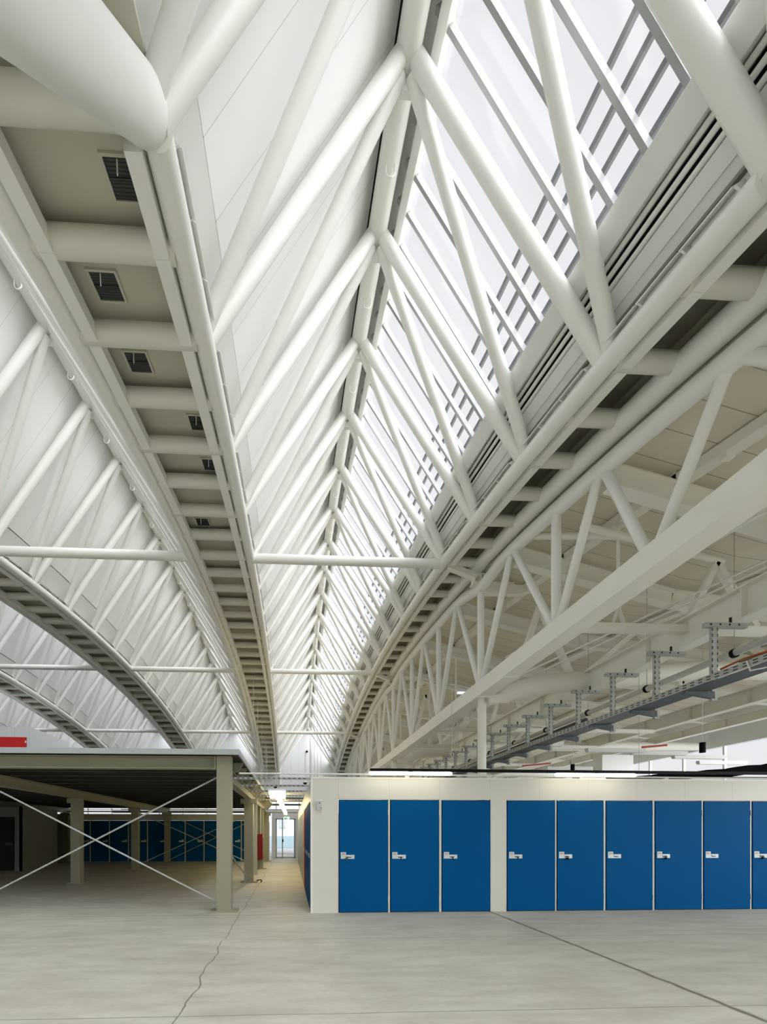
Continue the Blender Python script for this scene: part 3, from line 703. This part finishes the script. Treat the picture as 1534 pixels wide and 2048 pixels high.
solo('insulated_hose', MB().tube(pts, [0.035 + 0.0062 * i + 0.007 * math.sin(i * 1.7) for i in range(15)], 14), 'hose', 'thick black lumpy insulated hose rising to the right above the storage wall', 'hose')
solo('black_pipe', MB().tube([(6.4, 8.25, 2.60), (11, 8.25, 2.60)], 0.022, 10), 'pipe_dark', 'thin straight black pipe under the lumpy hose', 'pipe')
cd = MB().tube([(-0.95, 8.05, 2.60), (0.55, 8.05, 2.60), (9.8, 8.05, 2.56)], 0.016, 10)
for x in (0.56, 2.2, 3.9, 5.6, 7.3): cd.box((x - 0.04, 8.03, 2.51), (x + 0.04, 8.08, 2.57))
solo('conduit', cd, 'white_plastic', 'white conduit running along the top of the front storage wall', 'conduit')

# ------------------------------------------------------------------ storage block on the right
YF, XS, HT = 8.0, 0.383, 2.505
def panel_y(x0, x1, z0, z1, y=YF, d=0.08): return MB().box((x0, y, z0), (x1, y + d, z1))
DOORS = [(0.900, 1.829), (1.869, 2.801), (2.851, 3.790), (4.109, 5.052), (5.085, 6.011), (6.053, 6.990), (7.032, 7.980), (8.012, 8.970), (9.004, 9.95)]
fwl = MB()
fwl.box((XS, YF, 2.12), (14.8, YF + 0.08, HT))
segs = [(XS, 0.892), (1.833, 1.865), (2.805, 2.847), (3.794, 4.105), (5.056, 5.081), (6.015, 6.049), (6.994, 7.028), (7.984, 8.008), (8.974, 9.0), (9.954, 14.8)]
for a, b in segs: fwl.box((a, YF, 0), (b, YF + 0.08, 2.12))
struct('wall_storage', fwl, 'panel', 'white panelled front wall of the storage block')
struct('trim_5', MB().box((XS - 0.006, YF - 0.008, HT), (14.8, YF + 0.09, HT + 0.03)).box((XS - 0.008, YF - 0.008, 0), (XS + 0.03, YF, HT)), 'frame', 'white edge trim of the storage wall')
LOCKS = ['green', 'wire', 'wire', 'wire', 'dark', None, 'dark', None, 'dark']
DLAB = ['blue storage door with green padlock, first right of the white wall corner', 'blue storage door second from the white wall corner',
        'blue storage door third from the corner, left of the blank white panel', 'blue storage door just right of the blank white panel',
        'blue storage door with dark padlock, second right of the blank white panel', 'blue storage door without padlock, third right of the blank white panel',
        'blue storage door with dark padlock, fourth right of the blank white panel', 'blue storage door without padlock, second from the right picture edge',
        'blue storage door cut off by the right picture edge']
def make_door(x0, x1, y, lab, lock, flip=False, full=True, group='blue storage doors of the front wall'):
    xm = (x0 + x1) / 2
    d = thing('storage_door', lab, 'door', (xm, y, 0), group)
    part('rebate', MB().box((x0, y + 0.012, 0.004), (x1, y + 0.03, 2.112)), 'dark', d)
    part('leaf', MB().box((x0 + 0.012, y - 0.012, 0.018), (x1 - 0.008, y + 0.012, 2.10)), 'blue', d)
    sx = -1 if flip else 1; xe = x1 if flip else x0
    def X(a): return xe + sx * a
    def bx(a, b, y0, y1, z0, z1): return MB().box((min(X(a), X(b)), y0, z0), (max(X(a), X(b)), y1, z1))
    p = bx(0.036, 0.292, y - 0.020, y - 0.0125, 1.008, 1.082); p.box((min(X(0.036), X(0.135)), y - 0.020, 1.082), (max(X(0.036), X(0.135)), y - 0.0125, 1.132))
    lp = part('lock_plate', p, 'lock', d)
    tg = part('number_tag', bx(0.052, 0.122, y - 0.0235, y - 0.0205, 1.070, 1.118), 'tag', d)
    if full:
        nk = MB(); random.seed(int(x0 * 100))
        for j in range(3): nk.box((X(0.060 + 0.020 * j) - 0.004, y - 0.0245, 1.092), (X(0.060 + 0.020 * j) + 0.006, y - 0.0237, 1.110))
        part('number_mark', nk, 'ink', tg)
        part('slide_bolt', MB().tube([(X(0.14), y - 0.032, 1.058), (X(0.215), y - 0.032, 1.058)], 0.009, 8), 'white_plastic', d)
        part('bolt_slot', bx(0.150, 0.235, y - 0.0225, y - 0.0205, 1.030, 1.043), 'dark', d)
        if lock == 'green': part('padlock', MB().tube([(X(0.145), y - 0.045, 0.985), (X(0.145), y - 0.045, 1.030)], 0.020, 10).tube([(X(0.135), y - 0.04, 1.028), (X(0.135), y - 0.04, 1.05), (X(0.155), y - 0.04, 1.05), (X(0.155), y - 0.04, 1.028)], 0.004, 6), 'green_lock', d)
        elif lock == 'dark': part('padlock', bx(0.17, 0.205, y - 0.055, y - 0.03, 0.985, 1.025).tube([(X(0.175), y - 0.04, 1.02), (X(0.175), y - 0.04, 1.05), (X(0.2), y - 0.04, 1.05), (X(0.2), y - 0.04, 1.02)], 0.004, 6), 'black', d)
        elif lock == 'wire': part('padlock', bx(0.195, 0.210, y - 0.04, y - 0.028, 0.995, 1.045), 'black', d)
        hg = MB()
        for z in (0.25, 1.88): hg.tube([(X(x1 - x0 + 0.002), y - 0.014, z - 0.05), (X(x1 - x0 + 0.002), y - 0.014, z + 0.05)], 0.008, 8)
        part('hinges', hg, 'frame', d)
    return d
for i, (a, b) in enumerate(DOORS): make_door(a, b, YF, DLAB[i], LOCKS[i])
# alarm sounder on the corner panel
al = thing('wall_alarm', 'white and grey alarm box on the white wall corner', 'alarm', (0.53, YF, 1.9))
part('back_box', MB().box((0.47, YF - 0.02, 1.945), (0.595, YF, 2.11)), 'white_plastic', al)
part('cover', MB().box((0.485, YF - 0.055, 1.925), (0.582, YF - 0.02, 2.085)), 'grey', al)
part('sensor_eye', MB().tube([(0.533, YF - 0.06, 2.045), (0.533, YF - 0.054, 2.045)], 0.010, 10).tube([(0.556, YF - 0.06, 1.955), (0.556, YF - 0.054, 1.955)], 0.008, 10), 'black', al)
cm = thing('dome_camera', 'small white dome camera at the top of the storage wall corner', 'camera', (0.30, 8.1, 2.4))
part('arm', MB().box((0.29, 8.08, 2.455), (XS, 8.12, 2.49)), 'white_plastic', cm)
part('housing', MB().tube([(0.275, 8.1, 2.44), (0.275, 8.1, 2.475)], [0.05, 0.042], 14), 'white_plastic', cm)
part('dome', MB().sphere((0.275, 8.1, 2.44), 0.036, 14, 6, -1.0 + 1e-4, 0.0), 'black', cm)

# corridor side of the block
sd = MB(); sd.box((XS, 8.08, 2.12), (XS + 0.08, 22.4, HT))
cdo = [(8.42, 9.30), (9.36, 10.24), (10.30, 11.18), (11.5, 12.35), (13.4, 14.3), (14.9, 15.8), (16.4, 17.3), (18.0, 18.9), (19.5, 20.4), (21.0, 21.9)]
prev = 8.08
for a, b in cdo: sd.box((XS, prev, 0), (XS + 0.08, a - 0.01, 2.12)); prev = b + 0.01
sd.box((XS, prev, 0), (XS + 0.08, 22.4, 2.12))
struct('wall_corridor', sd, 'panel_y', 'white side wall of the storage block along the corridor')
M['door_grey'] = mat('grey_door_paint', (0.30, 0.33, 0.33), 0.3)
for i, (a, b) in enumerate(cdo):
    kind = 'blue' if i < 3 else ('red' if i == 3 else 'door_grey')
    cn = {'blue': 'blue', 'red': 'red', 'door_grey': 'grey'}[kind]
    d = thing('storage_door', '%s storage door on the corridor side, %s from the white wall corner' % (cn, CNT[i]), 'door', (XS, (a + b) / 2, 0), 'doors along the corridor')
    part('rebate', MB().box((XS + 0.02, a, 0.004), (XS + 0.04, b, 2.112)), 'dark', d)
    part('leaf', MB().box((XS - 0.012, a + 0.01, 0.018), (XS + 0.02, b - 0.01, 2.10)), kind, d)
    part('lock_plate', MB().box((XS - 0.02, a + 0.04, 1.0), (XS - 0.0122, a + 0.28, 1.09)), 'lock', d)
struct('wall_storage', MB().box((0.383, 22.4, 0), (14.8, 22.48, HT)), 'panel', 'rear wall of the storage block')

# ------------------------------------------------------------------ corridor end: glazed exit, lights, sign
struct('wall_corridor', MB().box((-1.10, 25.3, 0), (-0.88, 25.4, 2.7)).box((0.30, 25.3, 0), (2.0, 25.4, 2.7)).box((-0.88, 25.3, 2.32), (0.30, 25.4, 2.7)), 'wall', 'white end wall around the glass exit door')
ed = struct('door_1', MB().box((-0.84, 25.34, 0.06), (0.26, 25.35, 2.26)), 'glass', 'glass exit door at the end of the corridor')
fr = MB()
for a, b in ((-0.88, -0.80), (-0.50, -0.44), (0.20, 0.30)): fr.box((a, 25.32, 0), (b, 25.38, 2.32))
fr.box((-0.88, 25.32, 2.26), (0.30, 25.38, 2.32)); fr.box((-0.88, 25.32, 0), (0.30, 25.38, 0.06)); part('door_frame', fr, 'galv', ed)
part('door_handle', MB().box((-0.49, 25.28, 0.95), (-0.41, 25.33, 1.10)), 'black', ed)
bd = thing('building', 'white building with pale blue base seen through the glass exit door', 'building', (0, 42, 0))
part('facade', MB().box((-9, 42, 1.15), (9, 42.3, 9)), 'outside', bd); part('base_band', MB().box((-9, 41.97, 0.0), (9, 42.3, 1.15)), 'sky_blue', bd)
wn_ = part('window', MB().box((-1.1, 41.94, 1.95), (-0.45, 42.0, 3.6)), 'grey', bd)
sl = MB()
for j in range(12): sl.box((-1.06, 41.92, 2.0 + j * 0.13), (-0.49, 41.94, 2.07 + j * 0.13))
part('blind_slats', sl, 'sky_blue', wn_, kind='stuff')
ex = thing('exit_sign', 'small green and white exit sign above the glass door', 'sign', (-0.24, 24.9, 2.25))
part('panel', MB().box((-0.40, 24.9, 2.20), (-0.06, 24.93, 2.40)), 'exit_white', ex)
pk = MB().box((-0.36, 24.89, 2.25), (-0.26, 24.9, 2.36)).box((-0.24, 24.89, 2.25), (-0.18, 24.9, 2.36)); pk.add([(-0.15, 24.89, 2.305), (-0.10, 24.89, 2.26), (-0.10, 24.89, 2.35), (-0.15, 24.9, 2.305), (-0.10, 24.9, 2.26), (-0.10, 24.9, 2.35)], [(0, 1, 2), (3, 5, 4), (0, 3, 4, 1), (1, 4, 5, 2), (2, 5, 3, 0)])
part('pictogram', pk, 'exit', ex)
pl = thing('panel_light', 'square white panel light hung over the corridor', 'light', (-0.33, 11, 2.4))
part('housing', MB().bar((-0.34, 10.96, 2.58), (-0.34, 11.60, 2.50), 0.46, 0.07), 'white_plastic', pl)
part('diffuser', MB().bar((-0.34, 10.92, 2.54), (-0.34, 11.58, 2.42), 0.42, 0.03), 'lamp_panel', pl)
part('drop_rod', MB().tube([(-0.34, 11.3, 2.55), (-0.34, 11.3, 3.0)], 0.01, 6), 'white_plastic', pl)
for i, (ya, yb, xa, xb) in enumerate(((12.2, 14.0, -0.34, -0.32), (14.5, 17.0, -0.31, -0.28), (17.6, 21.5, -0.27, -0.23))):
    solo('linear_light', MB().bar((xa, ya, 2.50 - 0.009 * (ya - 12)), (xb, yb, 2.50 - 0.009 * (yb - 12)), 0.14, 0.06), 'lamp_warm', 'lit linear light along the corridor, ' + ORD[i], 'light', 'linear lights over the corridor')
bs = thing('black_camera', 'black ball camera above the square panel light', 'camera', (-0.36, 10.6, 2.6))
part('ball', MB().sphere((-0.37, 10.6, 2.63), 0.045, 14, 8, -0.999, 0.999), 'black', bs); part('mount', MB().tube([(-0.37, 10.6, 2.66), (-0.37, 10.6, 2.85)], 0.012, 8), 'white_plastic', bs)
gc = thing('gable_camera', 'tiny black camera high on the far gable wall', 'camera', (1.13, 28.9, 6.6))
part('ball', MB().sphere((1.10, 28.93, 6.95), 0.075, 12, 8, -0.999, 0.999), 'black', gc); part('cable', MB().tube([(1.02, 28.98, 6.95), (1.02, 28.98, 4.2)], 0.01, 6), 'grey', gc)
# perforated channels across the corridor and dark pipes beyond
for i, y in enumerate((8.5, 9.8, 11.1, 12.5, 14.0)):
    mb = MB().box((-1.1, y - 0.02, 2.545), (XS + 0.05, y + 0.02, 2.585)); 
    o = thing('perforated_channel', 'thin perforated steel channel spanning the corridor, %s' % ORD[i], 'channel', (-0.36, y, 2.545), 'channels across the corridor')
    part('strip', mb, 'galv', o); ho = MB()
    for j in range(14): ho.box((-1.05 + j * 0.1, y - 0.0215, 2.558), (-1.0 + j * 0.1, y - 0.0195, 2.572))
    part('slot_holes', ho, 'dark', o, kind='stuff')
for i, (y, z, r) in enumerate(((15.5, 2.92, 0.05), (17.5, 2.86, 0.07), (20.0, 3.02, 0.06), (22.5, 2.95, 0.05), (23.5, 2.62, 0.07), (24.0, 3.25, 0.04), (24.6, 2.80, 0.035))):
    op = thing('overhead_pipe', '%s pipe crossing above the corridor end, %s' % (('grey', 'black')[i % 2], ORD[i]), 'pipe', (0, y, z), 'pipes above the corridor end')
    part('pipe_run', MB().tube([(-9.5, y, z), (-1.2, y, z), (1.6, y, z)], r, 10), 'pipe_dark' if i % 2 else 'pipe', op)
    for x in (-1.33, 1.1): part('drop_rod', MB().tube([(x, y, z), (x, y, zc(y) + (0.1 if x < 0 else HR))], 0.008, 5), 'pipe', op)

# ------------------------------------------------------------------ mezzanine on the left
mz = thing('mezzanine_deck', 'olive grey steel mezzanine deck with galvanised edge over the left bay', 'mezzanine', (-8, 15, 2.7))
XE = -0.94
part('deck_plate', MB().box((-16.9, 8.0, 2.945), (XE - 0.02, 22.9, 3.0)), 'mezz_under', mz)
fa = MB().box((-5.6, 7.95, 2.93), (XE, 7.98, 3.03)); part('edge_fascia', fa, 'galv_plate', mz)
part('edge_fascia', MB().box((-16.9, 7.95, 2.93), (-5.612, 7.98, 3.03)), 'galv_plate', mz)
part('edge_fascia', MB().box((XE - 0.03, 7.98, 2.93), (XE, 22.9, 3.03)), 'galv_plate', mz)
part('front_beam', MB().ibeam((-16.9, 8.25, 2.815), (-1.42, 8.25, 2.815), 0.20, 0.235), 'mezz', mz)
part('end_plate', MB().box((-1.43, 8.14, 2.69), (-1.40, 8.36, 2.94)), 'mezz', mz)
for x in (-1.25, -6.3, -11.35): part('main_beam', MB().ibeam((x, 8.4, 2.62), (x, 22.8, 2.62), 0.18, 0.24), 'mezz', mz)
for j in range(19):
    y = 8.95 + 0.74 * j
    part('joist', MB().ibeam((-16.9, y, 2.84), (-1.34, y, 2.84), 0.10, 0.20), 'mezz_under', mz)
    part('cantilever_bracket', MB().add([(-1.18, y - .012, 2.94), (-0.98, y - .012, 2.94), (-0.98, y - .012, 2.90), (-1.08, y - .012, 2.75), (-1.18, y - .012, 2.72), (-1.18, y + .012, 2.94), (-0.98, y + .012, 2.94), (-0.98, y + .012, 2.90), (-1.08, y + .012, 2.75), (-1.18, y + .012, 2.72)],
        [(0, 4, 3, 2, 1), (5, 6, 7, 8, 9)] + [(q, (q + 1) % 5, (q + 1) % 5 + 5, q + 5) for q in range(5)]), 'mezz', mz)
PY_ = [8.25, 13.02, 17.8, 22.34]
def post(x, y, label):
    o = thing('mezzanine_post', label, 'post', (x, y, 0), 'steel posts under the mezzanine')
    zt = 2.935 if y < 9 else 2.50
    part('shaft', MB().box((x - 0.135, y - 0.12, 0.02), (x + 0.135, y - 0.10, zt)).box((x - 0.135, y + 0.10, 0.02), (x + 0.135, y + 0.12, zt)).box((x - 0.135, y - 0.10, 0.02), (x - 0.118, y + 0.10, zt)).box((x + 0.118, y - 0.10, 0.02), (x + 0.135, y + 0.10, zt)), 'mezz', o)
    part('base_plate', MB().box((x - 0.245, y - 0.14, 0.0), (x + 0.255, y + 0.15, 0.035)), 'mezz', o)
    if y > 9: part('head_plate', MB().box((x - 0.24, y - 0.13, 2.36), (x + 0.24, y - 0.121, 2.50)), 'mezz', o)
    return o
post(-1.25, 8.25, 'front corner mezzanine post beside the corridor, largest')
for i, y in enumerate(PY_[1:]): post(-1.25, y, 'olive mezzanine post along the corridor, %s behind the front corner post' % CNT[i])
for i, y in enumerate(PY_[1:]): post(-6.3, y, 'shaded mezzanine post in the middle row under the deck, %s' % ORD[i])
post(-6.3, 8.25, 'front row mezzanine post beyond the left picture edge')
post(-11.35, 22.34, 'dark mezzanine post before the far white panel, leftmost'); post(-11.35, 13.02, 'dark mezzanine post at the far left of the deck')
def brace(a, b, lab): solo('bracing_rod', MB().tube([a, b], 0.017, 8), 'galv', lab, 'rod', 'bracing rods of the mezzanine')
brace((-1.38, 8.33, 2.57), (-6.25, 8.33, -0.02 + 0.04), 'steel bracing rod of the front bay falling to the left')
brace((-1.38, 8.29, 0.16), (-6.25, 8.29, 2.70), 'steel bracing rod of the front bay falling to the right')
brace((-1.25, 8.4, 1.2), (-1.25, 12.9, 0.1), 'dark bracing rod between the front corner post and the next post')
brace((-1.4, 22.3, 2.4), (-6.2, 22.3, 0.1), 'thin rear bracing rod before the far doors, falling left')
brace((-1.4, 22.34, 0.1), (-6.2, 22.34, 2.4), 'thin rear bracing rod before the far doors, falling right')
brace((-6.4, 17.9, 2.4), (-1.4, 17.9, 0.1), 'thin middle bracing rod under the deck, falling right')
brace((-6.4, 17.95, 0.1), (-1.4, 17.95, 2.4), 'thin middle bracing rod under the deck, falling left')

# red-doored unit on the deck, grey block beneath it
ub = MB().box((-16.8, 16.8, 3.0), (-9.98, 16.88, 3.02)); ub.box((-16.8, 16.8, 5.12), (-9.84, 16.88, 5.50)); ub.box((-10.0, 16.8, 3.0), (-9.84, 16.88, 5.12)); ub.box((-9.92, 16.88, 3.0), (-9.84, 19.6, 5.50)); ub.box((-16.8, 16.88, 5.46), (-9.92, 19.6, 5.50))
struct('wall_deck', ub, 'wall', 'white walls of the storage units on the mezzanine deck')
for i, (a, b) in enumerate(((-11.0, -10.0), (-12.04, -11.04), (-13.08, -12.08))):
    d = thing('storage_door', 'red storage door on the mezzanine deck, %s from the right' % CNT[i], 'door', ((a + b) / 2, 16.8, 3.0), 'red doors on the deck')
    part('leaf', MB().box((a + 0.01, 16.79, 3.01), (b - 0.01, 16.82, 5.11)), 'red', d)
    part('hinge', MB().box((b - 0.06, 16.77, 4.90), (b - 0.012, 16.79, 4.98)), 'white_plastic', d)
struct('wall_block', MB().box((-16.8, 17.2, 0), (-10.45, 17.28, 2.49)).box((-10.53, 17.2, 0), (-10.45, 19.8, 2.49)), 'shade_panel', 'storage block wall with the shade under the deck put into its grey')
for i, (a, b) in enumerate(((-11.6, -10.7), (-12.54, -11.64), (-13.48, -12.58))):
    d = thing('storage_door', 'storage door under the deck with deep shade put into its colour, %s from the right' % CNT[i], 'door', ((a + b) / 2, 17.2, 0), 'doors in the shade')
    part('leaf', MB().box((a, 17.17, 0.02), (b, 17.21, 2.1)), 'dark', d); part('lock_plate', MB().box((b - 0.3, 17.155, 1.0), (b - 0.05, 17.17, 1.09)), 'mezz_under', d)  # leaf and lock plate coloured near-black to carry the shade there

# far row of blue doors under the deck
YR = 22.55
FD = [(-11.20 + 0.963 * i, -11.20 + 0.963 * i + 0.905) for i in range(10)]
fwm = MB().box((-16.8, YR, 2.12), (-1.15, YR + 0.08, 2.45)); prev = -16.8
for a, b in FD[:10]: fwm.box((prev, YR, 0), (a - 0.004, YR + 0.08, 2.12)); prev = b + 0.004
fwm.box((prev, YR, 0), (-1.15, YR + 0.08, 2.12))
struct('wall_storage', fwm, 'panel', 'white panelled wall around the far blue doors')
for i, (a, b) in enumerate(FD): make_door(a, b, YR, 'blue storage door in the far row under the mezzanine, %s from the left' % CNT[i], None, True, False, 'far blue doors under the mezzanine')
solo('overhead_pipe', MB().tube([(-12, 22.4, 2.57), (-1.3, 22.4, 2.57)], 0.03, 8), 'pipe_dark', 'black pipe running above the far row of blue doors', 'pipe')

# fire cabinet, riser and downpipe by the corridor
fc = thing('fire_cabinet', 'red fire cabinet mounted on a mezzanine post along the corridor', 'cabinet', (-1.26, 17.55, 0.4))
part('body', MB().box((-1.42, 17.42, 0.40), (-1.12, 17.67, 1.44)), 'red_dark', fc); part('door', MB().box((-1.40, 17.40, 0.43), (-1.14, 17.42, 1.41)), 'red_dark', fc)
part('side_label', MB().box((-1.12, 17.46, 1.30), (-1.115, 17.62, 1.40)), 'white_plastic', fc); part('latch', MB().box((-1.16, 17.385, 0.88), (-1.145, 17.40, 0.96)), 'black', fc)
solo('riser_pipe', MB().tube([(-1.22, 17.52, 1.44), (-1.22, 17.52, 2.5)], 0.025, 10), 'pipe', 'steel riser pipe going up from the red fire cabinet', 'pipe')
solo('down_pipe', MB().box((-1.30, 15.2, 0), (-1.18, 15.32, 2.7)), 'galv', 'grey square downpipe beside the mezzanine posts', 'pipe')
solo('floor_hose', MB().tube([(-1.02, 13.1, 0.05), (-0.90, 13.0, 0.08), (-0.86, 12.95, 0.05), (-0.88, 12.9, 0.02)], 0.016, 8), 'black', 'short black hose at the foot of the second corridor post', 'hose')
